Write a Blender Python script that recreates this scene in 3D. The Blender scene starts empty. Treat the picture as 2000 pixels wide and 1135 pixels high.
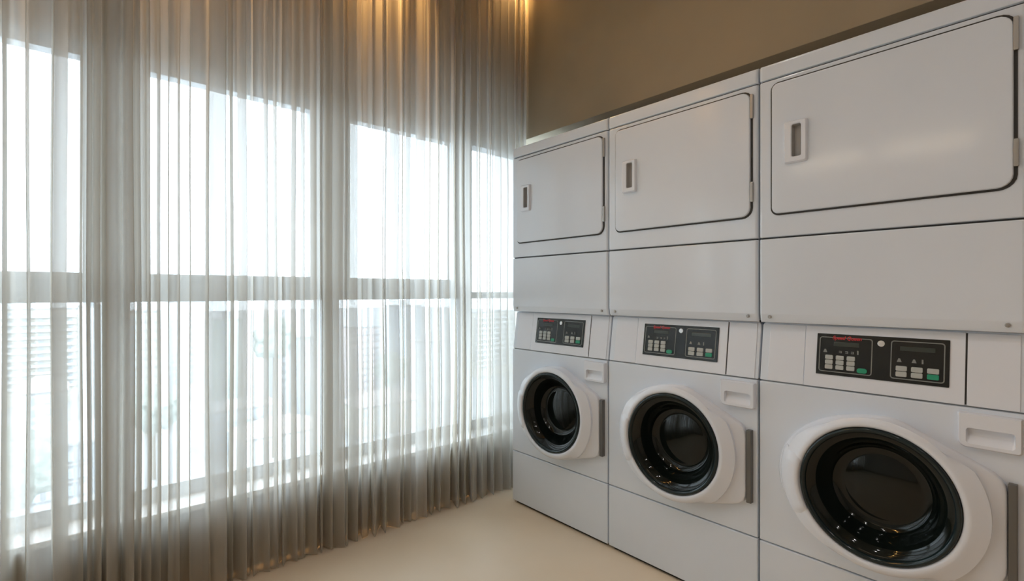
import bpy, bmesh, math, random
from mathutils import Vector, Matrix, noise

PI = math.pi
S = bpy.context.scene
COL = S.collection

# ------------------------------------------------------------------ camera
FPX = 967.0                                   # focal length in pixels of the 2000 px frame
YAW = math.atan(844.0 / 967.0)
CAM_H = 1.21
cam = bpy.data.cameras.new('camera')
cam.sensor_width = 36.0
cam.lens = 36.0 * FPX / 2000.0
cam.shift_y = 3.5 / 2000.0
cam.clip_start = 0.05
cam.clip_end = 3000
camo = bpy.data.objects.new('camera', cam)
COL.objects.link(camo)
camo.location = (0, 0, CAM_H)
camo.rotation_euler = (PI / 2, 0, -YAW)
S.camera = camo

# ------------------------------------------------------------------ sky, exposure
SKY = 6.8
w = bpy.data.worlds.new('sky')
S.world = w
w.use_nodes = True
bg = w.node_tree.nodes['Background']
bg.inputs['Color'].default_value = (0.76, 0.885, 1.0, 1)      # even bright overcast
bg.inputs['Strength'].default_value = SKY
S.view_settings.view_transform = 'Standard'
S.view_settings.look = 'None'
S.view_settings.exposure = 0.46
S.view_settings.gamma = 1.0
S.view_settings.use_curve_mapping = False
S.cycles.use_denoising = True
S.cycles.use_adaptive_sampling = True
S.cycles.adaptive_threshold = 0.04
S.cycles.max_bounces = 6
S.cycles.diffuse_bounces = 4
S.cycles.glossy_bounces = 4
S.cycles.transmission_bounces = 8
S.cycles.transparent_max_bounces = 14
S.cycles.sample_clamp_indirect = 6.0
S.cycles.caustics_reflective = False
S.cycles.caustics_refractive = False
WARM = (1.0, 0.55, 0.18)
DOWNLIGHT_W = 110.0
ROOM_FILL_W = 8.0
NEUTRAL = (1.0, 0.97, 0.96)
STRIP_EMIT = 2.8

# window opening sampled as a sky portal (adds no light of its own)
pl = bpy.data.lights.new('window_portal', 'AREA')
pl.shape = 'RECTANGLE'; pl.size = 5.0; pl.size_y = 1.85
pl.cycles.is_portal = True
po = bpy.data.objects.new('window_portal', pl); COL.objects.link(po)
po.location = (0.1, 2.72, 1.28); po.rotation_euler = (-PI / 2, 0, 0)

# ------------------------------------------------------------------ materials
def principled(name, col, rough=0.5, metal=0.0, spec=0.5, coat=0.0, emit=None, es=0.0):
    m = bpy.data.materials.new(name); m.use_nodes = True
    b = m.node_tree.nodes['Principled BSDF']
    b.inputs['Base Color'].default_value = (*col, 1)
    b.inputs['Roughness'].default_value = rough
    b.inputs['Metallic'].default_value = metal
    b.inputs['Specular IOR Level'].default_value = spec
    b.inputs['Coat Weight'].default_value = coat
    b.inputs['Coat Roughness'].default_value = 0.05
    if emit:
        b.inputs['Emission Color'].default_value = (*emit, 1)
        b.inputs['Emission Strength'].default_value = es
    return m

def mottled(name, c1, c2, scale, rough=0.5, bump=0.0, bscale=None, spec=0.5, detail=4.0, lo=0.35, hi=0.65):
    m = principled(name, c1, rough, spec=spec)
    nt = m.node_tree; b = nt.nodes['Principled BSDF']
    tc = nt.nodes.new('ShaderNodeTexCoord')
    n = nt.nodes.new('ShaderNodeTexNoise'); n.inputs['Scale'].default_value = scale
    n.inputs['Detail'].default_value = detail
    r = nt.nodes.new('ShaderNodeValToRGB')
    r.color_ramp.elements[0].position = lo; r.color_ramp.elements[0].color = (*c1, 1)
    r.color_ramp.elements[1].position = hi; r.color_ramp.elements[1].color = (*c2, 1)
    nt.links.new(tc.outputs['Object'], n.inputs['Vector'])
    nt.links.new(n.outputs['Fac'], r.inputs['Fac'])
    nt.links.new(r.outputs['Color'], b.inputs['Base Color'])
    if bump:
        n2 = nt.nodes.new('ShaderNodeTexNoise'); n2.inputs['Scale'].default_value = bscale or scale * 3
        n2.inputs['Detail'].default_value = 5
        bp = nt.nodes.new('ShaderNodeBump'); bp.inputs['Strength'].default_value = bump
        bp.inputs['Distance'].default_value = 0.01
        nt.links.new(tc.outputs['Object'], n2.inputs['Vector'])
        nt.links.new(n2.outputs['Fac'], bp.inputs['Height'])
        nt.links.new(bp.outputs['Normal'], b.inputs['Normal'])
    return m

M = {}
M['enamel'] = mottled('white_enamel', (0.75, 0.808, 0.89), (0.78, 0.838, 0.92), 2.0, 0.11, spec=0.5)
M['plastic'] = principled('white_plastic', (0.80, 0.835, 0.905), 0.25)
M['seam'] = principled('dark_gasket', (0.035, 0.034, 0.032), 0.6)
M['cup'] = principled('recess_shade_grey', (0.42, 0.41, 0.40), 0.5)  # shade of the pull recess put into the grey; also backs washer seams
M['black'] = principled('black_console', (0.012, 0.014, 0.014), 0.25)
M['bezelgrey'] = principled('console_grey_line', (0.22, 0.23, 0.22), 0.4)
M['key'] = principled('pale_key', (0.46, 0.48, 0.46), 0.45)
M['green'] = principled('green_key', (0.02, 0.30, 0.17), 0.4)
M['red'] = principled('red_print', (0.55, 0.03, 0.04), 0.4)
M['lcd'] = principled('dim_display', (0.045, 0.055, 0.05), 0.2)
M['icon'] = principled('grey_print', (0.25, 0.26, 0.25), 0.5)
M['silver'] = principled('silver_badge', (0.75, 0.76, 0.76), 0.25, metal=0.6)
M['hinge'] = principled('hinge_metal', (0.45, 0.44, 0.42), 0.35, metal=0.6)
M['hinge_dark'] = principled('hinge_strip', (0.16, 0.155, 0.145), 0.4, metal=0.3)
M['rim'] = principled('door_rim_black', (0.010, 0.020, 0.022), 0.15, spec=0.4)
M['bowl'] = principled('dark_glass', (0.005, 0.008, 0.007), 0.06, spec=0.38, coat=0.0)
M['plinth'] = principled('black_plinth', (0.015, 0.015, 0.015), 0.6)
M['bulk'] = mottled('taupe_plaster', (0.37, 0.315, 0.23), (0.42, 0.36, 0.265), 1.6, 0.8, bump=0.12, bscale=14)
M['wallp'] = mottled('beige_plaster', (0.54, 0.51, 0.47), (0.58, 0.55, 0.51), 1.4, 0.85, bump=0.05, bscale=20)
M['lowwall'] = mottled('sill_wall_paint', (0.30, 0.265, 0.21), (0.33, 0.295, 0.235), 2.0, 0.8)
M['ceil'] = mottled('ceiling_paint', (0.50, 0.44, 0.35), (0.53, 0.47, 0.38), 1.0, 0.9)
M['ledge'] = principled('white_stone_ledge', (0.80, 0.80, 0.79), 0.4)
M['alu'] = principled('grey_window_frame', (0.46, 0.47, 0.48), 0.45, metal=0.0)
M['floor'] = mottled('cream_polished_stone', (0.80, 0.635, 0.45), (0.86, 0.715, 0.54), 1.3, 0.36, spec=0.4, detail=6)
M['track'] = principled('curtain_track', (0.6, 0.58, 0.55), 0.4)
M['trim'] = principled('downlight_trim', (0.75, 0.74, 0.72), 0.4)
M['lamp'] = principled('warm_lamp', (0.8, 0.7, 0.5), 0.5, emit=WARM, es=14.0)
M['fill_lamp'] = principled('white_fill_lamp', (0.8, 0.8, 0.8), 0.5, emit=(1.0, 0.95, 0.9), es=8.0)
M['strip'] = principled('linear_diffuser', (0.9, 0.85, 0.75), 0.5, emit=(1.0, 0.80, 0.55), es=STRIP_EMIT)

def sheer_mat():
    m = bpy.data.materials.new('sheer_voile'); m.use_nodes = True
    nt = m.node_tree; nt.nodes.clear()
    out = nt.nodes.new('ShaderNodeOutputMaterial')
    tr = nt.nodes.new('ShaderNodeBsdfTransparent')
    tl = nt.nodes.new('ShaderNodeBsdfTranslucent'); tl.inputs['Color'].default_value = (0.67, 0.665, 0.65, 1)
    df = nt.nodes.new('ShaderNodeBsdfDiffuse'); df.inputs['Color'].default_value = (0.62, 0.55, 0.44, 1)
    m1 = nt.nodes.new('ShaderNodeMixShader'); m1.inputs[0].default_value = 0.55
    m2 = nt.nodes.new('ShaderNodeMixShader')
    tc = nt.nodes.new('ShaderNodeTexCoord')
    mp = nt.nodes.new('ShaderNodeMapping'); mp.inputs['Scale'].default_value = (22, 22, 0.7)
    n = nt.nodes.new('ShaderNodeTexNoise'); n.inputs['Scale'].default_value = 1.0; n.inputs['Detail'].default_value = 3
    # open fraction of the weave, raised to 1/cos of the angle at which a ray crosses it
    mr = nt.nodes.new('ShaderNodeMapRange')
    mr.inputs['From Min'].default_value = 0.3; mr.inputs['From Max'].default_value = 0.7
    mr.inputs['To Min'].default_value = 0.45; mr.inputs['To Max'].default_value = 0.51
    ge = nt.nodes.new('ShaderNodeNewGeometry')
    dt = nt.nodes.new('ShaderNodeVectorMath'); dt.operation = 'DOT_PRODUCT'
    ab = nt.nodes.new('ShaderNodeMath'); ab.operation = 'ABSOLUTE'
    mx = nt.nodes.new('ShaderNodeMath'); mx.operation = 'MAXIMUM'; mx.inputs[1].default_value = 0.06
    iv = nt.nodes.new('ShaderNodeMath'); iv.operation = 'DIVIDE'; iv.inputs[0].default_value = 1.0
    pw = nt.nodes.new('ShaderNodeMath'); pw.operation = 'POWER'
    op = nt.nodes.new('ShaderNodeMath'); op.operation = 'SUBTRACT'; op.inputs[0].default_value = 1.0
    L = nt.links.new
    L(tc.outputs['Object'], mp.inputs['Vector']); L(mp.outputs['Vector'], n.inputs['Vector'])
    L(n.outputs['Fac'], mr.inputs['Value'])
    L(ge.outputs['Normal'], dt.inputs[0]); L(ge.outputs['Incoming'], dt.inputs[1])
    L(dt.outputs['Value'], ab.inputs[0]); L(ab.outputs[0], mx.inputs[0]); L(mx.outputs[0], iv.inputs[1])
    L(mr.outputs['Result'], pw.inputs[0]); L(iv.outputs[0], pw.inputs[1])
    L(pw.outputs[0], op.inputs[1]); L(op.outputs[0], m2.inputs[0])
    L(tl.outputs[0], m1.inputs[1]); L(df.outputs[0], m1.inputs[2])
    L(tr.outputs[0], m2.inputs[1]); L(m1.outputs[0], m2.inputs[2])
    L(m2.outputs[0], out.inputs[0])
    return m
M['sheer'] = sheer_mat()

def pane_mat():
    m = bpy.data.materials.new('window_glass'); m.use_nodes = True
    nt = m.node_tree; nt.nodes.clear()
    out = nt.nodes.new('ShaderNodeOutputMaterial')
    tr = nt.nodes.new('ShaderNodeBsdfTransparent'); tr.inputs['Color'].default_value = (0.95, 0.97, 0.97, 1)
    gl = nt.nodes.new('ShaderNodeBsdfGlossy'); gl.inputs['Roughness'].default_value = 0.02
    mx = nt.nodes.new('ShaderNodeMixShader'); mx.inputs[0].default_value = 0.06
    nt.links.new(tr.outputs[0], mx.inputs[1]); nt.links.new(gl.outputs[0], mx.inputs[2]); nt.links.new(mx.outputs[0], out.inputs[0])
    return m
M['glass'] = pane_mat()

# ------------------------------------------------------------------ helpers
def link(o, parent=None):
    COL.objects.link(o)
    if parent is not None:
        o.parent = parent
    return o

def mesh_obj(name, verts, faces, mat, parent=None, smooth=False, loc=None):
    me = bpy.data.meshes.new(name)
    me.from_pydata([tuple(v) for v in verts], [], faces)
    bm = bmesh.new(); bm.from_mesh(me)
    bmesh.ops.recalc_face_normals(bm, faces=bm.faces)
    bm.to_mesh(me); bm.free()
    me.materials.append(mat)
    if smooth:
        me.polygons.foreach_set('use_smooth', [True] * len(me.polygons))
    o = bpy.data.objects.new(name, me)
    if loc: o.location = loc
    return link(o, parent)

def smooth_by_angle(o, ang=35):
    me = o.data
    me.polygons.foreach_set('use_smooth', [True] * len(me.polygons))
    me.set_sharp_from_angle(angle=math.radians(ang))
    wn = o.modifiers.new('weighted_normals', 'WEIGHTED_NORMAL'); wn.keep_sharp = True; wn.weight = 80
    return o

class MB:
    def __init__(s): s.v = []; s.f = []
    def box(s, x0, x1, y0, y1, z0, z1):
        n = len(s.v)
        s.v += [(x0, y0, z0), (x1, y0, z0), (x1, y1, z0), (x0, y1, z0), (x0, y0, z1), (x1, y0, z1), (x1, y1, z1), (x0, y1, z1)]
        s.f += [tuple(n + i for i in q) for q in ((0, 3, 2, 1), (4, 5, 6, 7), (0, 1, 5, 4), (1, 2, 6, 5), (2, 3, 7, 6), (3, 0, 4, 7))]
        return s
    def loft(s, loops, cap0=True, cap1=True, closed=True):
        k = len(loops[0]); base = len(s.v)
        for lp in loops: s.v += list(lp)
        for i in range(len(loops) - 1):
            for j in range(k if closed else k - 1):
                a = base + i * k + j; b = base + i * k + (j + 1) % k
                s.f.append((a, b, b + k, a + k))
        if cap0: s.f.append(tuple(base + j for j in range(k))[::-1])
        if cap1: s.f.append(tuple(base + (len(loops) - 1) * k + j for j in range(k)))
        return s
    def build(s, name, mat, parent=None, smooth=None, bevel=0.0, loc=None):
        o = mesh_obj(name, s.v, s.f, mat, parent, loc=loc)
        if bevel:
            bm = bmesh.new(); bm.from_mesh(o.data)
            bmesh.ops.bevel(bm, geom=list(bm.edges), offset=bevel, segments=2, affect='EDGES', profile=0.6)
            bm.to_mesh(o.data); bm.free()
        if smooth: smooth_by_angle(o, smooth)
        return o

def rr(x0, x1, z0, z1, r, y, n=5, f=None):
    """rounded rectangle loop in the x/z plane at depth y; r: one radius or four (bl, br, tr, tl)"""
    rs = r if isinstance(r, (tuple, list)) else (r,) * 4
    pts = []
    for (cx, cz, a0, q) in ((x0, z0, PI, rs[0]), (x1, z0, 1.5 * PI, rs[1]), (x1, z1, 0, rs[2]), (x0, z1, 0.5 * PI, rs[3])):
        ox = cx + q if cx == x0 else cx - q
        oz = cz + q if cz == z0 else cz - q
        for i in range(n + 1):
            a = a0 + 0.5 * PI * i / n
            x = ox + q * math.cos(a); z = oz + q * math.sin(a)
            pts.append((x, y + (f(x, z) if f else 0.0), z))
    return pts

def inset(x0, x1, z0, z1, r, d):
    rs = r if isinstance(r, (tuple, list)) else (r,) * 4
    return x0 + d, x1 - d, z0 + d, z1 - d, tuple(max(q - d, 0.0006) for q in rs)

def plate(x0, x1, z0, z1, r, yf, yb, bv=0.004, f=None, n=5):
    """rounded slab between depth yb (back) and yf (front, smaller y) with a rolled front edge"""
    mb = MB()
    loops = [rr(x0, x1, z0, z1, r, yb, n, f)]
    for t in (0.0, 0.5, 1.0):
        a = t * PI / 2
        loops.append(rr(*inset(x0, x1, z0, z1, r, bv * (1 - math.cos(a))), yf + bv * (1 - math.sin(a)), n, f))
    return mb.loft(loops)

def tag(o, label, cat, group=None, kind=None):
    if label: o['label'] = label
    if cat: o['category'] = cat
    if group: o['group'] = group
    if kind: o['kind'] = kind
    return o

def empty(name, loc=(0, 0, 0), rz=0.0):
    o = bpy.data.objects.new(name, None); COL.objects.link(o)
    o.empty_display_size = 0.1
    o.location = loc; o.rotation_euler = (0, 0, rz)
    return o

def structure(o):
    o['kind'] = 'structure'; return o

def copy_tree(o, parent=None):
    c = o.copy(); COL.objects.link(c); c.parent = parent
    for ch in list(o.children):
        copy_tree(ch, c)
    return c

def on_curtain(px, Y=2.33):
    u = (px - 1000.0) / FPX
    c, s = math.cos(YAW), math.sin(YAW)
    return Y * (s + c * u) / (c - s * u)

# ------------------------------------------------------------------ room shell
CEIL = 3.22
XL, XR, YB = -2.60, 2.68, -2.40
YW = 2.55                       # front face of window frames
structure(MB().box(XL - 0.15, XR + 0.15, YB - 0.15, 2.42, -0.10, 0.0).build('floor', M['floor']))
structure(MB().box(XL - 0.15, XR + 0.15, YB - 0.15, 2.80, CEIL, CEIL + 0.10).build('ceiling', M['ceil']))
structure(MB().box(XL - 0.15, XL, YB, 2.42, 0, CEIL).build('wall_left', M['wallp']))
structure(MB().box(XL - 0.15, XR + 0.15, YB - 0.15, YB, 0, CEIL).build('wall_back', M['wallp']))
structure(MB().box(XR, XR + 0.15, YB, 2.42, 0, 2.195).build('wall_right', M['wallp']))
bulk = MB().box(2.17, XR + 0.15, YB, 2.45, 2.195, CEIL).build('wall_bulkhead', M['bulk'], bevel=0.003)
structure(bulk)
# window wall: knee wall, head, side returns
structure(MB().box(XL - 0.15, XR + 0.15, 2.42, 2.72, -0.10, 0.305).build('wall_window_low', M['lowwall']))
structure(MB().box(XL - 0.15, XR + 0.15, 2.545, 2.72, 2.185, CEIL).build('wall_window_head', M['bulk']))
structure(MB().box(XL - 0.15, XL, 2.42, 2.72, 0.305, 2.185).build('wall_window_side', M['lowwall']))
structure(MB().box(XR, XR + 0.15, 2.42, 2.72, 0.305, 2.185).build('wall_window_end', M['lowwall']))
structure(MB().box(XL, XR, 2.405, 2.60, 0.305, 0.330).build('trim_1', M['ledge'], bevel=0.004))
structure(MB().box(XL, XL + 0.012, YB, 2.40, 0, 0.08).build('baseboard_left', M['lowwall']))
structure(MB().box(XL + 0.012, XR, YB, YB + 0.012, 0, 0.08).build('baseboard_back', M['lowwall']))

# ------------------------------------------------------------------ windows
HEAD = 2.185; ZB = 0.330
centers = [-2.49, -1.625, -0.757, 0.110, 0.978, 1.842, 2.64]
HALF = 0.045
def window(i, cx0, cx1, sashed):
    e = empty('window_%d' % (i + 1), ((cx0 + cx1) / 2, YW, ZB)); structure(e)
    ox = -(cx0 + cx1) / 2; oz = -ZB
    def B(name, x0, x1, y0, y1, z0, z1, mat=M['alu'], bevel=0.003):
        return MB().box(x0 + ox, x1 + ox, y0, y1, z0 + oz, z1 + oz).build(name, mat, e, bevel=bevel)
    x0, x1 = cx0 + HALF, cx1 - HALF
    B('mullion', cx0 - HALF + 0.001, cx0 + HALF, 0.0, 0.12, ZB, HEAD)
    B('bottom_rail', x0, x1, 0.0, 0.07, ZB, 0.392)
    B('head_rail', x0, x1, 0.0, 0.10, 2.150, HEAD)
    tt = 1.255 if sashed else 1.212
    B('transom', x0, x1, 0.0, 0.10, 1.170, tt)
    B('outer_sill', x0, x1, 0.07, 0.16, ZB, 0.352, M['ledge'])
    B('pane', x0 - 0.004, x1 + 0.004, 0.045, 0.053, 0.388, 1.174, M['glass'], 0)
    if sashed:
        st = 0.058
        sash = B('sash_stile', x0, x0 + st, -0.006, 0.06, tt, 2.150)
        B('sash_stile', x1 - st, x1, -0.006, 0.06, tt, 2.150)
        B('sash_rail', x0 + st, x1 - st, -0.006, 0.06, tt, tt + 0.032)
        B('sash_rail', x0 + st, x1 - st, -0.006, 0.06, 2.128, 2.150)
        B('pane', x0 + st - 0.004, x1 - st + 0.004, 0.025, 0.033, tt + 0.028, 2.132, M['glass'], 0)
        h = MB().box(-0.055, 0.055, -0.022, -0.006, tt + 0.006 + oz, tt + 0.024 + oz).build('handle', M['alu'], e, bevel=0.004)
    else:
        B('pane', x0 - 0.004, x1 + 0.004, 0.025, 0.033, tt - 0.004, 2.154, M['glass'], 0)
    return e
for i in range(len(centers) - 1):
    window(i, centers[i], centers[i + 1], i < len(centers) - 2)

# ------------------------------------------------------------------ dryers
MW = 0.684
def make_dryer():
    e = empty('tumble_dryer')
    # local: x along the front from the window end, y into the machine, z up from the dryer base
    MB().box(0.004, MW - 0.004, 0.022, 0.70, 0.004, 0.936).build('body', M['enamel'], e, bevel=0.006)
    # lower service panel, slightly rolled in at its bottom lip
    def lip(x, z): return 0.010 * max(0.0, (0.030 - z) / 0.030)
    mb = MB()
    x0, x1 = 0.0, MW
    prof = [(0.018, 0.0), (0.009, 0.002), (0.005, 0.010), (0.0018, 0.028), (0.0, 0.034), (0.0, 0.298), (0.002, 0.303), (0.012, 0.305), (0.024, 0.305)]
    def strip(prof, x0, x1, rx=0.010):
        # extruded profile with rounded vertical front edges
        loops = []
        for k, (dx, dy) in enumerate(((0.0, rx), (rx * 0.12, rx * 0.5), (rx * 0.45, rx * 0.12), (rx, 0.0))):
            loops.append([(x0 + dx, max(y, 0) + dy if y < 0.012 else y, z) for y, z in prof])
        r = [[(x0 + x1 - p[0], p[1], p[2]) for p in lp] for lp in loops][::-1]
        return loops + r
    mb.loft(strip(prof, x0, x1)); mb.build('lower_panel', M['enamel'], e, smooth=40)
    prof2 = [(0.024, 0.309), (0.010, 0.309), (0.002, 0.311), (0.0, 0.316), (0.0, 0.872), (0.002, 0.877), (0.012, 0.879), (0.024, 0.879)]
    MB().loft(strip(prof2, x0, x1)).build('front_panel', M['enamel'], e, smooth=40)
    prof3 = [(0.024, 0.883), (0.010, 0.883), (0.002, 0.885), (0.0, 0.890), (0.0, 0.928), (0.003, 0.936), (0.012, 0.940), (0.35, 0.940), (0.70, 0.940), (0.70, 0.883)]
    MB().loft(strip(prof3, x0, x1)).build('top_panel', M['enamel'], e, smooth=40)
    # dark shadow gap backing strips behind the two seams
    MB().box(0.006, MW - 0.006, 0.012, 0.023, 0.303, 0.311).build('seam_strip', M['seam'], e)
    MB().box(0.006, MW - 0.006, 0.012, 0.023, 0.877, 0.885).build('seam_strip', M['seam'], e)
    # door: rubber gasket, outer shell with a hole for the pull, cup
    dx0, dx1, dz0, dz1, dr = 0.046, 0.660, 0.392, 0.858, (0.022, 0.034, 0.034, 0.022)
    plate(dx0 - 0.0052, dx1 + 0.0075, dz0 - 0.0062, dz1 + 0.0050, tuple(q + 0.005 for q in dr), -0.0025, 0.002, 0.001).build('door_gasket', M['seam'], e, smooth=40)
    hx0, hx1, hz0, hz1 = 0.118, 0.146, 0.582, 0.692
    mb = MB()
    loops = [rr(dx0, dx1, dz0, dz1, dr, -0.0022)]
    for t in (0.0, 0.5, 1.0):
        a = t * PI / 2
        loops.append(rr(*inset(dx0, dx1, dz0, dz1, dr, 0.006 * (1 - math.cos(a))), -0.011 + 0.006 * (1 - math.sin(a))))
    loops.append(rr(hx0, hx1, hz0, hz1, 0.004, -0.011))
    mb.loft(loops, cap0=False, cap1=False)
    door = mb.build('door', M['enamel'], e, smooth=30)
    cup = [rr(hx0, hx1, hz0, hz1, 0.004, -0.022), rr(hx0 + 0.001, hx1 - 0.001, hz0 + 0.001, hz1 - 0.001, 0.004, -0.008), rr(hx0 + 0.003, hx1 - 0.002, hz0 + 0.003, hz1 - 0.003, 0.003, -0.0034)]
    MB().loft(cup, cap0=False, cap1=True).build('pull_cup', M['cup'], door, smooth=30)
    bx0, bx1, bz0, bz1 = 0.090, 0.166, 0.560, 0.708
    bez = [rr(bx0, bx1, bz0, bz1, 0.008, -0.0105), rr(bx0 + 0.001, bx1 - 0.001, bz0 + 0.001, bz1 - 0.001, 0.008, -0.018),
           rr(bx0 + 0.005, bx1 - 0.005, bz0 + 0.005, bz1 - 0.005, 0.006, -0.023), rr(hx0 - 0.003, hx1 + 0.003, hz0 - 0.003, hz1 + 0.003, 0.005, -0.023), rr(hx0, hx1, hz0, hz1, 0.004, -0.020)]
    MB().loft(bez, cap0=False, cap1=False).build('pull_bezel', M['plastic'], door, smooth=40)
    for z0, z1 in ((0.756, 0.846), (0.446, 0.520)):
        hg = plate(dx1 - 0.001, dx1 + 0.010, z0, z1, 0.003, -0.009, 0.0, 0.002).build('hinge', M['hinge'], e, smooth=40)
    # bottom lip screws
    for a in (0.036, 0.648):
        mb = MB()
        lo = []
        for r, y in ((0.006, 0.004), (0.006, -0.001), (0.004, -0.003)):
            lo.append([(a + r * math.cos(t * PI / 5), y, 0.021 + r * math.sin(t * PI / 5)) for t in range(10)])
        mb.loft(lo).build('screw', M['hinge'], e, smooth=40)
    return e

# ------------------------------------------------------------------ washers
def make_washer():
    e = empty('washing_machine')
    H0, H1, HL = 0.887, 1.097, 0.300
    MB().box(0.004, MW - 0.004, 0.034, 0.70, 0.014, 1.099).build('body', M['enamel'], e, bevel=0.005)
    MB().box(0.02, MW - 0.02, 0.018, 0.68, 0.0, 0.016).build('plinth', M['plinth'], e)
    plate(0.0, MW, 0.014, HL - 0.0015, 0.004, 0.0, 0.036, 0.006).build('kick_panel', M['enamel'], e, smooth=40)
    fz0, fz1 = HL + 0.0015, H0 - 0.0015
    NR = 24
    lo = [rr(0.0, MW, fz0, fz1, 0.004, 0.034, 5)]
    for t in (0.0, 0.5, 1.0):
        a = t * PI / 2
        lo.append(rr(*inset(0.0, MW, fz0, fz1, 0.004, 0.006 * (1 - math.cos(a))), 0.006 * (1 - math.sin(a)), 5))
    # round opening: ring points by the direction of each outline point
    def hole(y, r): return [(0.362 + r * math.cos(a_), y, 0.590 + r * math.sin(a_)) for a_ in (PI * 1.25 + q * PI / 2 + (i_ - 2.5) / 6 * PI / 2 for q in range(4) for i_ in range(6))]
    lo += [hole(0.0, 0.212), hole(0.033, 0.212)]
    MB().loft(lo, False, False).build('front_panel', M['enamel'], e, smooth=40)
    MB().box(0.006, MW - 0.006, 0.012, 0.035, HL - 0.006, HL + 0.006).build('seam_strip', M['cup'], e)
    # control fascia leaning back towards its top, with three fields
    lean = lambda x, z: 0.030 * max(0.0, (z - H0) / (H1 - H0))
    plate(0.0, MW, H0 + 0.0015, H1, (0.004, 0.004, 0.010, 0.010), 0.004, 0.034, 0.004, lean).build('control_fascia', M['enamel'], e, smooth=40)
    MB().box(0.006, MW - 0.006, 0.012, 0.035, H0 - 0.006, H0 + 0.006).build('seam_strip', M['cup'], e)
    plate(0.028, 0.1455, H0 + 0.004, H1 - 0.003, 0.003, 0.0015, 0.008, 0.0015, lean).build('fascia_cover', M['plastic'], e, smooth=40)
    plate(0.1475, 0.5615, H0 + 0.003, H1 - 0.002, 0.003, 0.0000, 0.008, 0.0015, lean).build('fascia_insert', M['plastic'], e, smooth=40)
    plate(0.5655, 0.672, H0 + 0.003, H1 - 0.003, 0.003, 0.0010, 0.008, 0.0015, lean).build('fascia_cover', M['plastic'], e, smooth=40)
    plate(0.5605, 0.5665, H0 + 0.005, H1 - 0.004, 0.001, 0.0025, 0.006, 0.0003, lean).build('seam_strip', M['seam'], e)
    # console
    cx0, cx1, cz0, cz1 = 0.184, 0.528, 0.934, 1.070
    con = plate(cx0, cx1, cz0, cz1, 0.002, -0.0025, 0.002, 0.001, lean).build('console', M['black'], e, smooth=40)
    yc = -0.0025
    def outline(x0, x1, z0, z1, tk=0.0028):
        lo = [rr(x0, x1, z0, z1, 0.008, yc + 0.0005, 4, lean), rr(x0, x1, z0, z1, 0.008, yc - 0.0008, 4, lean),
              rr(x0 + tk, x1 - tk, z0 + tk, z1 - tk, 0.006, yc - 0.0008, 4, lean), rr(x0 + tk, x1 - tk, z0 + tk, z1 - tk, 0.006, yc + 0.0005, 4, lean)]
        MB().loft(lo, False, False).build('outline', M['bezelgrey'], con)
    outline(cx0 + 0.008, cx0 + 0.158, cz0 + 0.010, cz1 - 0.010)
    outline(cx0 + 0.205, cx0 + 0.334, cz0 + 0.010, cz1 - 0.010)
    def chip(name, x0, x1, z0, z1, mat, r=0.003, t=0.003):
        return plate(x0, x1, z0, z1, r, yc - t, yc + 0.0004, 0.0008, lean, 3).build(name, mat, con)
    chip('display', cx0 + 0.050, cx0 + 0.122, cz1 - 0.040, cz1 - 0.026, M['lcd'], 0.001, 0.0008)
    chip('display', cx0 + 0.228, cx0 + 0.312, cz1 - 0.040, cz1 - 0.026, M['lcd'], 0.001, 0.0008)
    for c in range(3):
        for r in range(3):
            bx = cx0 + 0.027 + c * 0.031
            bz = cz0 + 0.020 + r * 0.0158
            chip('key', bx, bx + 0.023, bz, bz + 0.0142, M['key'])
    chip('start_key', cx0 + 0.118, cx0 + 0.146, cz0 + 0.015, cz0 + 0.031, M['green'], 0.0075)
    for c in range(3):
        for r in range(2):
            bx = cx0 + 0.219 + c * 0.0375
            bz = cz0 + 0.018 + r * 0.0170
            chip('key' if (c, r) != (2, 0) else 'start_key', bx, bx + 0.0275, bz, bz + 0.0152, M['key'] if (c, r) != (2, 0) else M['green'])
    # small printed pictograms above the keys
    def icon(x, z, k):
        mb = MB()
        Y = yc - 0.0006 + lean(0, z)
        if k == 0:
            mb.loft([[(x - 0.006, Y, z), (x + 0.006, Y, z), (x + 0.002, Y, z + 0.011), (x - 0.002, Y, z + 0.011)],
                     [(x - 0.006, Y + 0.0015, z), (x + 0.006, Y + 0.0015, z), (x + 0.002, Y + 0.0015, z + 0.011), (x - 0.002, Y + 0.0015, z + 0.011)]])
        elif k == 1:
            mb.box(x - 0.002, x + 0.002, Y, Y + 0.0015, z - 0.001, z + 0.012)
        else:
            mb.box(x - 0.004, x + 0.004, Y, Y + 0.0015, z, z + 0.0022)
            mb.box(x - 0.004, x + 0.004, Y, Y + 0.0015, z + 0.005, z + 0.0072)
            mb.box(x + 0.002, x + 0.004, Y, Y + 0.0015, z + 0.0022, z + 0.005)
        mb.build('pictogram', M['icon'], con)
    zi = cz0 + 0.074
    for x, k in ((0.026, 0), (0.070, 2), (0.088, 2), (0.104, 2), (0.119, 1)): icon(cx0 + x, zi, k)
    for x, k in ((0.227, 0), (0.263, 0), (0.283, 1)): icon(cx0 + x, zi - 0.012, k)
    # round badge between the two fields
    bxc, bzc = cx0 + 0.180, cz1 - 0.022
    lo = []
    for r, y in ((0.0095, yc + 0.0004), (0.0095, yc - 0.001), (0.008, yc - 0.002)):
        lo.append([(bxc + r * math.cos(t * PI / 10), y + lean(0, bzc + r * math.sin(t * PI / 10)), bzc + r * math.sin(t * PI / 10)) for t in range(20)])
    MB().loft(lo).build('round_badge', M['silver'], con, smooth=40)
    # red lettering over the left display
    cu = bpy.data.curves.new('lettering', 'FONT'); cu.body = 'Speed Queen'; cu.size = 0.0165; cu.shear = 0.25; cu.extrude = 0.0004
    cu.offset = 0.0004
    to = bpy.data.objects.new('lettering_curve', cu); COL.objects.link(to)
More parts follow.
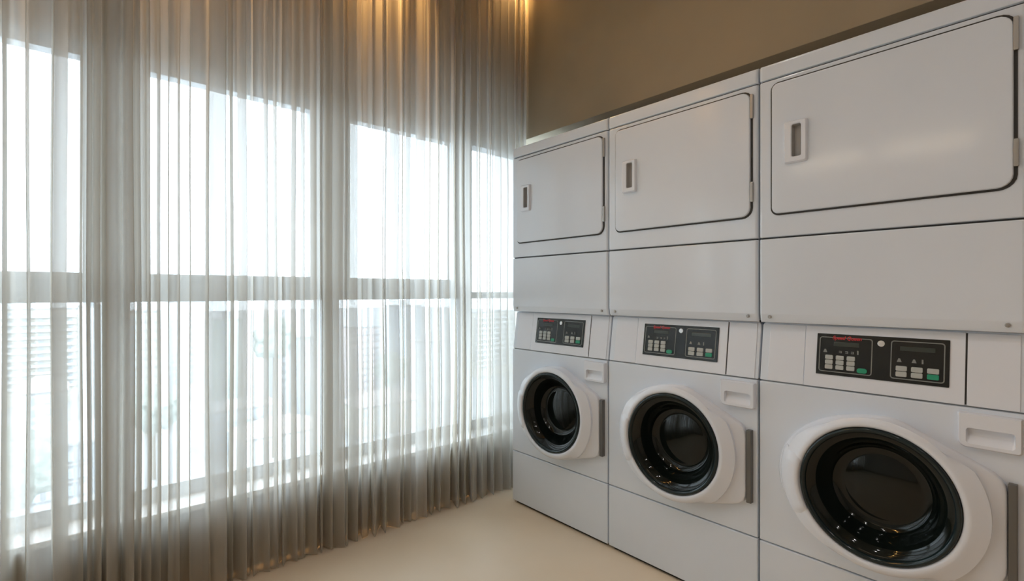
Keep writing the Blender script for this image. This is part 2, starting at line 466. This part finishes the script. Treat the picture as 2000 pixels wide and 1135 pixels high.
    dg = bpy.context.evaluated_depsgraph_get(); dg.update()
    me = bpy.data.meshes.new_from_object(to.evaluated_get(dg))
    bpy.data.objects.remove(to)
    xs = [v.co.x for v in me.vertices]; wx = max(xs) - min(xs)
    k = 0.082 / wx
    for v in me.vertices:
        x, z, t = v.co.x * k, v.co.y, v.co.z
        zz = cz1 - 0.0175 + z
        v.co = (cx0 + 0.046 + x, yc - 0.0012 + lean(0, zz) - t, zz)
    me.materials.clear(); me.materials.append(M['red'])
    lt = bpy.data.objects.new('lettering', me); link(lt, con)

    # detergent drawer with finger scoop
    tx0, tx1, tz0, tz1 = 0.548, 0.678, 0.776, 0.874
    sx0, sx1, sz0, sz1 = 0.566, 0.664, 0.788, 0.832
    tr_ = (0.020, 0.010, 0.004, 0.004)
    lo = [rr(tx0, tx1, tz0, tz1, tr_, 0.004), rr(tx0, tx1, tz0, tz1, tr_, -0.011), rr(*inset(tx0, tx1, tz0, tz1, tr_, 0.004), -0.016),
          rr(sx0, sx1, sz0, sz1, 0.008, -0.016)]
    dr = MB().loft(lo, True, False).build('detergent_drawer', M['plastic'], e, smooth=40)
    lo = [rr(sx0, sx1, sz0, sz1, 0.008, -0.016), rr(sx0 + 0.001, sx1 - 0.001, sz0 + 0.008, sz1 + 0.003, 0.007, -0.010), rr(sx0 + 0.003, sx1 - 0.003, sz0 + 0.022, sz1 + 0.008, 0.006, -0.0012)]
    MB().loft(lo, False, True).build('finger_scoop', M['plastic'], dr, smooth=50)

    # porthole door: faired ring, running out flat to the hinge side
    cx, cz = 0.362, 0.590
    N = 96
    HX, HZ0, HZ1 = 0.648, 0.422, 0.706
    poly = []
    # contour of the door base, clockwise list of (x, z)
    def outer(t):
        c_, s_ = math.cos(t), math.sin(t)
        # ellipse on the left, flattened top and bottom
        rx = 0.292
        rz = 0.232 if s_ > 0 else 0.250
        r = 1.0 / math.sqrt((c_ / rx) ** 2 + (s_ / rz) ** 2)
        if c_ > 0:      # right half: run along tangent lines to the hinge edge
            best = 9.0
            # upper line from (cx+0.06, cz+0.229) to (HX, HZ1); lower line from (cx+0.03, cz-0.250) to (HX, HZ0)
            for (ax, az, bx, bz) in ((cx + 0.055, cz + 0.229, HX, HZ1), (cx + 0.030, cz - 0.249, HX, HZ0), (HX, -5, HX, 5)):
                dx, dz = bx - ax, bz - az
                den = c_ * dz - s_ * dx
                if abs(den) > 1e-9:
                    q = ((ax - cx) * dz - (az - cz) * dx) / den
                    if q > 0: best = min(best, q)
            if best < 9:
                w_ = min(1.0, max(0.0, (c_ - 0.0) / 0.25))
                r = r * (1 - w_) + best * w_
        return r
    angs = [2 * PI * i / N for i in range(N)]
    Rs = [outer(t) for t in angs]
    for _ in range(2):
        Rs = [(Rs[i - 1] + 2 * Rs[i] + Rs[(i + 1) % N]) / 4 for i in range(N)]
    def ring(fr, d):
        return [(cx + fr(i) * math.cos(angs[i]), -(d(i) if callable(d) else d), cz + fr(i) * math.sin(angs[i])) for i in range(N)]
    def right(i): return max(0.0, math.cos(angs[i]))
    def foot(i): return 0.006 + 0.009 * min(1.0, right(i) * 1.6)
    RC = 0.262
    def mid(i): return min(RC, Rs[i] - 0.012)
    def left(i): return max(0.0, -math.cos(angs[i]))
    loops = [ring(lambda i: Rs[i], -0.004),
             ring(lambda i: Rs[i], lambda i: foot(i)),
             ring(lambda i: Rs[i] - 0.004, lambda i: foot(i) + 0.005),
             ring(lambda i: max(mid(i) + 0.004, 0.2 * mid(i) + 0.8 * (Rs[i] - 0.004)), lambda i: foot(i) + 0.007 + 0.004 * left(i)),
             ring(lambda i: mid(i) * 0.985 + 0.002, lambda i: 0.034),
             ring(lambda i: mid(i) * 0.94 + 0.0135, lambda i: 0.047),
             ring(lambda i: 0.2350 - 0.002, 0.059),
             ring(lambda i: 0.2230, 0.0655),
             ring(lambda i: 0.2130, 0.067),
             ring(lambda i: 0.2060, 0.064),
             ring(lambda i: 0.2035, 0.056),
             ring(lambda i: 0.2030, 0.020)]
    door = MB().loft(loops, False, False).build('door', M['plastic'], e, smooth=50)
    # grip pad on the free (window) side of the ring
    gl = []
    rad = [(0.207, 0.0650), (0.213, 0.0710), (0.223, 0.0720), (0.240, 0.0655), (0.260, 0.054), (0.272, 0.036), (0.281, 0.018), (0.286, 0.004)]
    steps = 12
    for i in range(steps + 1):
        t = PI - math.radians(20) + math.radians(53) * i / steps
        edge = 1.0 if 0 < i < steps else 0.0
        gl.append([(cx + r * math.cos(t), -(d + (0.0 if edge else -0.010)), cz + r * math.sin(t) * 0.96) for r, d in rad] +
                  [(cx + r * math.cos(t), -(d - 0.03), cz + r * math.sin(t) * 0.96) for r, d in rad[::-1]])
    MB().loft(gl).build('grip', M['plastic'], door, smooth=50)
    # black rim and concave glass bowl
    def lathe(prof, n=72):
        return [[(cx + r * math.cos(2 * PI * i / n), -d, cz + r * math.sin(2 * PI * i / n)) for i in range(n)] for r, d in prof]
    MB().loft(lathe([(0.2034, 0.050), (0.2034, 0.0655), (0.200, 0.0690), (0.194, 0.0690), (0.188, 0.064), (0.186, 0.055)]), False, False).build('door_rim', M['rim'], door, smooth=50)
    bowl = lathe([(0.188, 0.060), (0.181, 0.058), (0.168, 0.050), (0.158, 0.036), (0.150, 0.018), (0.143, -0.004), (0.135, -0.020), (0.122, -0.029), (0.108, -0.031),
                  (0.100, -0.0295), (0.085, -0.0265), (0.060, -0.023), (0.030, -0.021), (0.004, -0.0205)])
    MB().loft(bowl, False, True).build('door_glass', M['bowl'], door, smooth=60)
    # hinge cover strip
    plate(0.650, 0.668, 0.428, 0.698, 0.002, -0.020, 0.002, 0.003).build('hinge_cover', M['hinge_dark'], e, smooth=40)
    return e

FRONT_X = 1.885
LEFT = (2.155, 1.465, 0.775)
w_labels = ('front-loading white washing machine beside the curtain, smallest in view',
            'front-loading white washing machine in the middle of the row of three',
            'front-loading white washing machine with the largest, nearest dark porthole')
d_labels = ('white tumble dryer stacked on the washer beside the curtain',
            'white tumble dryer stacked on the middle washer',
            'white tumble dryer at upper right, nearest to the viewer, with a broad plain door')
ws = make_washer(); ds = make_dryer()
for i, yl in enumerate(LEFT):
    a = ws if i == 0 else copy_tree(ws)
    b = ds if i == 0 else copy_tree(ds)
    a.location = (FRONT_X, yl, 0.0); a.rotation_euler = (0, 0, -PI / 2)
    b.location = (FRONT_X, yl, 1.100); b.rotation_euler = (0, 0, -PI / 2)
    tag(a, w_labels[i], 'washing machine', 'front-loading washers in the row')
    tag(b, d_labels[i], 'tumble dryer', 'tumble dryers stacked on the washers')

# ------------------------------------------------------------------ sheer curtain
def make_curtain():
    rnd = random.Random(11)
    root = empty('sheer_curtain', (0, 2.33, 0))
    tag(root, 'floor-length translucent beige sheer curtain hanging in vertical folds across the windows', 'curtain')
    pl_ = []
    X = -2.5
    while X < on_curtain(-12) - 0.06:
        wd = rnd.choice((0.012, 0.015, 0.02, 0.05)); pl_.append((X, wd)); X += rnd.uniform(0.07, 0.13)
    spots = [(8, 7), (55, 6), (103, 6), (119, 27), (158, 5), (172, 8), (190, 12), (205, 6), (222, 32), (250, 22), (271, 8), (291, 5), (310, 5), (329, 5), (349, 3), (372, 6),
             (406, 4), (422, 34), (452, 3), (473, 13), (494, 4), (519, 5), (538, 3), (551, 5), (574, 4), (591, 4), (612, 7), (626, 8), (641, 9), (657, 18), (673, 10), (690, 8), (706, 6), (727, 9), (748, 7), (770, 9),
             (786, 4), (797, 4), (822, 9), (839, 4), (855, 5), (872, 4), (889, 9), (904, 7), (919, 12), (937, 6), (957, 6), (972, 4), (985, 6), (998, 5), (1010, 5), (1020, 3)]
    for px, wpx in spots:
        x0, x1 = on_curtain(px - wpx / 2), on_curtain(px + wpx / 2)
        pl_.append(((x0 + x1) / 2, x1 - x0))
    pts = []      # (x, y)
    side = 1
    px_prev = None
    for k, (xc, wd) in enumerate(pl_):
        a = 0.010 + min(0.016, wd * 0.45) + rnd.uniform(0, 0.006)
        e_ = wd * 0.5
        if px_prev is not None:
            gap = xc - e_ - px_prev
            if gap > 0.045:
                b = rnd.uniform(0.012, 0.034) * side
                pts.append((px_prev + gap * 0.33, b)); pts.append((px_prev + gap * 0.67, b + rnd.uniform(-0.006, 0.006)))
            else:
                pts.append((px_prev + gap * 0.5, rnd.uniform(-0.012, 0.012)))
        sg = -1 if rnd.random() < 0.5 else 1
        pts.append((xc - e_ * 0.2, a * sg * 0.75))
        pts.append((xc + e_, a * sg))
        pts.append((xc, 0.0 + rnd.uniform(-0.002, 0.002)))
        pts.append((xc - e_, -a * sg))
        pts.append((xc + e_ * 0.2, -a * sg * 0.75))
        px_prev = xc + e_
        side = -side
    pts = [(pts[0][0] - 0.03, 0)] + pts + [(2.150, 0.0), (2.163, 0.004)]
    # Catmull-Rom
    path = []; SUB = 5
    P = [pts[0]] + pts + [pts[-1]]
    for i in range(1, len(P) - 2):
        p0, p1, p2, p3 = P[i - 1], P[i], P[i + 1], P[i + 2]
        for j in range(SUB):
            t = j / SUB
            def cr(a, b, c, d): return 0.5 * (2 * b + (c - a) * t + (2 * a - 5 * b + 4 * c - d) * t * t + (3 * b - a - 3 * c + d) * t ** 3)
            path.append((cr(p0[0], p1[0], p2[0], p3[0]), cr(p0[1], p1[1], p2[1], p3[1])))
    path.append(pts[-1])
    K = len(path)
    hs = [0.006, 0.05, 0.10, 0.16, 0.22, 0.28, 0.34, 0.40, 0.48, 0.56, 0.66, 0.78, 0.9, 1.05, 1.2, 1.35, 1.5, 1.65, 1.8, 1.95, 2.1, 2.25, 2.4, 2.55, 2.7, 2.85, 3.0, 3.12, 3.185]
    verts = []; faces = []
    base = pl_[0][0]
    xs_mono = []
    m = -9
    for x, y in path:
        xs_mono.append(x)
    for h in hs:
        low = max(0.0, 1 - h / 1.3)
        for k, (x, y) in enumerate(path):
            s_ = x
            n1 = noise.noise(Vector((s_ * 9.0, h * 0.9, 3.1)))
            n2 = noise.noise(Vector((s_ * 4.0, h * 1.3, 8.7)))
            amp = 1.0 + 1.0 * low * (0.6 + 0.8 * abs(noise.noise(Vector((s_ * 6, 0.5, 1.0)))))
            xx = x + 0.007 * n1 * min(1.0, (3.2 - h) * 1.2)
            yy = y * amp + 0.012 * n2 + 0.010 * low * noise.noise(Vector((s_ * 14, 2.2, h)))
            yy = max(-0.09, min(0.066, yy))
            z = h
            if h < 0.04: z = 0.004 + 0.010 * abs(noise.noise(Vector((s_ * 5, 7, 7))))
            verts.append((min(xx, 2.164), yy, z))
    for r in range(len(hs) - 1):
        for k in range(K - 1):
            a = r * K + k
            faces.append((a, a + 1, a + 1 + K, a + K))
    me = bpy.data.meshes.new('fabric'); me.from_pydata(verts, [], faces); me.materials.append(M['sheer'])
    me.polygons.foreach_set('use_smooth', [True] * len(me.polygons))
    fo = bpy.data.objects.new('fabric', me); link(fo, root)
    MB().box(-2.55, 2.16, -0.018, 0.018, 3.185, CEIL).build('track', M['track'], root, bevel=0.003)
    return root
make_curtain()

# ------------------------------------------------------------------ lamps
def downlight(x, y, label, watts, col, lens, group, cone=105, r0=0.056, tilt=0.0):
    e = empty('ceiling_downlight', (x, y, CEIL))
    tag(e, label, 'downlight', group)
    n = 28; q = r0 / 0.056
    def lp(r, z): return [(q * r * math.cos(2 * PI * i / n), q * r * math.sin(2 * PI * i / n), z) for i in range(n)]
    MB().loft([lp(0.056, -0.001), lp(0.056, -0.006), (lp(0.052, -0.009)), lp(0.043, -0.008), lp(0.041, -0.001)], False, False).build('trim_ring', M['trim'], e, smooth=40)
    MB().loft([lp(0.0415, -0.0055), lp(0.0415, -0.002)]).build('lens', lens, e)
    l = bpy.data.lights.new('downlight_beam', 'SPOT'); l.energy = watts; l.color = col
    l.spot_size = math.radians(cone); l.spot_blend = 0.7 if tilt == 0 else 0.8; l.shadow_soft_size = 0.03 * q
    lo = bpy.data.objects.new('downlight_beam', l); link(lo, e); lo.location = (0, 0, -0.02)
    lo.rotation_euler = (-math.radians(tilt), 0, 0)
    return e
GW = 'warm downlights in the pocket behind the curtain'
for x, lab in ((-1.70, 'by the far left end'), (-0.75, 'over the leftmost pane'), (0.20, 'over the first wide mullion'), (1.12, 'over the second wide mullion'), (2.06, 'in the corner at the bulkhead')):
    downlight(x, 2.452, 'small warm ceiling downlight behind the curtain ' + lab, DOWNLIGHT_W if x < 2 else DOWNLIGHT_W * 0.08, WARM, M['lamp'], GW, 104, 0.04, 43)
for y, lab in ((-1.5, 'farthest from the curtain'), (-0.1, 'halfway down the room'), (1.25, 'nearest the curtain')):  # unseen fill spots added to lift the interior, modelled as ceiling downlights
    for x, lb in ((-0.32, 'row by the plain wall'), (0.55, 'row by the machines')):
        downlight(x, y, 'round white fill downlight added out of view, ' + lab + ', ' + lb, ROOM_FILL_W, NEUTRAL, M['fill_lamp'], 'white fill downlights added over the floor', 150, 0.075)
# linear wall light opposite the machines (the streak mirrored in the dryer doors)
for y0, y1, lab in ((0.62, 1.36, 'away from the curtain'), (1.50, 2.24, 'next to the curtain')):
    e = empty('linear_wall_light', (XL, (y0 + y1) / 2, 2.67))
    tag(e, 'slim linear warm light on the wall opposite the machines, ' + lab, 'wall light', 'linear wall lights')
    hl = (y1 - y0) / 2
    MB().box(0.0, 0.050, -hl, hl, -0.075, 0.075).build('housing', M['trim'], e, bevel=0.004)
    MB().box(0.050, 0.058, -hl + 0.008, hl - 0.008, -0.066, 0.066).build('diffuser', M['strip'], e)

# ------------------------------------------------------------------ the city outside
GROUND = -48.0
def flat(name, c, r=0.8): 
    return mottled(name, tuple(v * 0.66 for v in c), tuple(v * 0.74 for v in c), 0.05, r)
MC = {'white': flat('render_white', (0.80, 0.80, 0.80)), 'cream': flat('render_cream', (0.80, 0.75, 0.66)), 'pink': flat('render_pink', (0.78, 0.68, 0.66)),
      'grey': flat('concrete_grey', (0.46, 0.47, 0.49)), 'blue': flat('cladding_blue', (0.62, 0.69, 0.76)), 'green': flat('cladding_green', (0.60, 0.70, 0.66)),
      'tile': flat('roof_terracotta', (0.62, 0.55, 0.52)), 'win': principled('far_window', (0.42, 0.46, 0.49), 0.3), 'slab': flat('balcony_slab', (0.50, 0.50, 0.50)),
      'asphalt': flat('asphalt', (0.50, 0.50, 0.50)), 'leaf': flat('leaves', (0.40, 0.43, 0.38)), 'trunk': flat('bark', (0.25, 0.2, 0.15))}
structure(MB().box(-500, 900, 40, 1500, GROUND - 1, GROUND).build('ground', MC['asphalt']))
WIN = {}
def win_mesh(wd, ht):
    key = (wd, ht)
    if key not in WIN:
        mb = MB().box(-wd / 2, wd / 2, -0.12, 0.05, 0, ht)
        mb.box(-wd / 2 - 0.12, wd / 2 + 0.12, -0.22, 0.05, -0.16, 0)
        me = bpy.data.meshes.new('window'); me.from_pydata(mb.v, [], mb.f); me.materials.append(MC['win'])
        WIN[key] = me
    return WIN[key]
def block(name, label, x0, x1, y0, depth, top, mat, style, floors=6, cols=4, fh=3.1, roof=None, wsize=(1.5, 1.6)):
    e = empty(name, ((x0 + x1) / 2, y0, GROUND))
    tag(e, label, 'building')
    hw = (x1 - x0) / 2; H = top - GROUND
    MB().box(-hw, hw, 0, depth, 0, H).build('wall', mat, e)
    MB().box(-hw - 0.3, hw + 0.3, -0.3, depth + 0.3, H, H + 0.5).build('parapet', MC['slab'], e)
    if roof == 'hut':
        MB().box(-hw * 0.4, hw * 0.3, depth * 0.3, depth * 0.7, H + 0.5, H + 3.2).build('roof_hut', MC['white'], e)
    elif roof == 'gable':
        MB().loft([[(-hw - 0.5, -0.6, H + 0.5), (hw + 0.5, -0.6, H + 0.5), (hw + 0.5, depth + 0.6, H + 0.5), (-hw - 0.5, depth + 0.6, H + 0.5)],
                   [(-hw * 0.3, depth * 0.4, H + 4), (hw * 0.3, depth * 0.4, H + 4), (hw * 0.3, depth * 0.6, H + 4), (-hw * 0.3, depth * 0.6, H + 4)]]).build('roof', MC['tile'], e)
    elif roof == 'tank':
        lo = [[(2.0 * math.cos(t * PI / 6), depth * 0.5 + 2.0 * math.sin(t * PI / 6), H + z) for t in range(12)] for z in (0.5, 3.4)]
        MB().loft(lo).build('water_tank', MC['grey'], e)
    bal = None
    for f in range(floors):
        z = H - (f + 1) * fh + 0.4
        if z < 1: break
        if style == 'balcony':
            if bal is None:
                mb = MB().box(-hw + 0.4, hw - 0.4, -1.5, 0.1, 0, 0.30)
                mb.box(-hw + 0.4, hw - 0.4, -1.5, -1.35, 0.30, 1.25)
                me = bpy.data.meshes.new('balcony'); me.from_pydata(mb.v, [], mb.f); me.materials.append(MC['white']); bal = me
            o = bpy.data.objects.new('balcony', bal); link(o, e); o.location = (0, 0, z - 0.9)
        for c in range(cols):
            o = bpy.data.objects.new('window', win_mesh(*wsize)); link(o, e)
            o.location = (-hw + (c + 0.5) * 2 * hw / cols, 0, z)
        if style == 'band':
            MB().box(-hw - 0.1, hw + 0.1, -0.25, 0.1, z - 0.95, z - 0.55).build('floor_band', MC['slab'], e)
    return e
def dirx(px, Y): return Y * (math.sin(YAW) + math.cos(YAW) * (px - 1000) / FPX) / (math.cos(YAW) - math.sin(YAW) * (px - 1000) / FPX)
def topz(px, py, Y):
    z = Y / (math.cos(YAW) - math.sin(YAW) * (px - 1000) / FPX); return CAM_H + (571 - py) / FPX * z
def city(name, label, p0, p1, py, Y, depth, mat, style, **k):
    block(name, label, dirx(p0, Y), dirx(p1, Y), Y, depth, topz((p0 + p1) / 2, py, Y), mat, style, **k)
city('apartment_block', 'far pale apartment block with stacked white balconies seen through the leftmost pane', -140, 152, 606, 300, 16, MC['cream'], 'balcony', floors=11, cols=9, roof='hut')
city('apartment_block', 'narrow white tower with a column of small windows beside the balcony block', 154, 198, 600, 240, 14, MC['white'], 'plain', floors=12, cols=2, wsize=(1.2, 1.4), roof='tank')
city('apartment_block', 'low grey-roofed building below the balcony block in the leftmost pane', -60, 210, 880, 120, 20, MC['grey'], 'band', floors=3, cols=8)
city('apartment_block', 'low white building with terracotta roof near the left mullion', 30, 130, 770, 190, 16, MC['white'], 'plain', floors=5, cols=4, roof='gable')
city('apartment_block', 'cream building with banded floors at left of the second window', 250, 325, 610, 210, 14, MC['cream'], 'band', floors=12, cols=4, roof='hut')
city('apartment_block', 'tall white plain tower in the second window', 332, 400, 590, 270, 16, MC['white'], 'plain', floors=12, cols=4)
city('apartment_block', 'pale green clad tower right of the white one in the second window', 428, 474, 625, 230, 14, MC['green'], 'plain', floors=10, cols=3, roof='tank')
city('apartment_block', 'pale blue lower block at the foot of the second window', 400, 545, 800, 170, 16, MC['blue'], 'band', floors=4, cols=7)
city('apartment_block', 'grey block with a pale rooftop hut at right of the second window', 545, 622, 660, 200, 14, MC['grey'], 'plain', floors=7, cols=4, roof='hut')
city('apartment_block', 'white low house in front of the grey block', 470, 640, 850, 150, 14, MC['white'], 'plain', floors=3, cols=6, roof='gable')
city('apartment_block', 'banded pinkish building at left of the third window', 690, 745, 640, 220, 14, MC['pink'], 'band', floors=9, cols=3)
city('apartment_block', 'pale blue tower with a round rooftop tank in the third window', 775, 822, 598, 250, 14, MC['blue'], 'plain', floors=11, cols=3, roof='tank')
city('apartment_block', 'white block with tall grey strip windows at right of the third window', 828, 885, 668, 190, 14, MC['white'], 'plain', floors=6, cols=3, wsize=(1.3, 2.3))
city('apartment_block', 'cream block behind the far window bay beside the machines', 925, 1010, 610, 230, 14, MC['cream'], 'balcony', floors=10, cols=5)
city('apartment_block', 'low cream house at the foot of the third window', 700, 830, 790, 160, 14, MC['cream'], 'plain', floors=4, cols=5, roof='gable')

def tree(px, py, Y, size, label):
    x = dirx(px, Y); zt = topz(px, py, Y)
    e = empty('leafy_tree', (x, Y, GROUND)); tag(e, label, 'tree', 'trees in the city outside')
    H = zt - GROUND
    n = 8
    MB().loft([[(r * math.cos(t * PI / 4), r * math.sin(t * PI / 4), z) for t in range(n)] for r, z in ((0.5, 0), (0.35, H * 0.6), (0.2, H - size * 0.5))]).build('trunk', MC['trunk'], e, smooth=60)
    bm = bmesh.new(); bmesh.ops.create_icosphere(bm, subdivisions=4, radius=1)
    for v in bm.verts:
        d = 1 + 0.30 * noise.noise(v.co * 2.1 + Vector((px, 0, 0))) + 0.16 * noise.noise(v.co * 6)
        v.co = v.co * d * size * 0.55
        v.co.z = v.co.z * 1.05 + H - size * 0.55
    me = bpy.data.meshes.new('crown'); bm.to_mesh(me); bm.free(); me.materials.append(MC['leaf'])
    link(bpy.data.objects.new('crown', me), e)
tree(535, 622, 138, 9, 'tall leafy tree before the grey block in the second window')
tree(300, 760, 160, 10, 'leafy tree at lower left of the second window')
tree(765, 690, 148, 9, 'leafy tree between the buildings of the third window')
tree(15, 845, 100, 10, 'rounded tree at lower left of the leftmost pane')
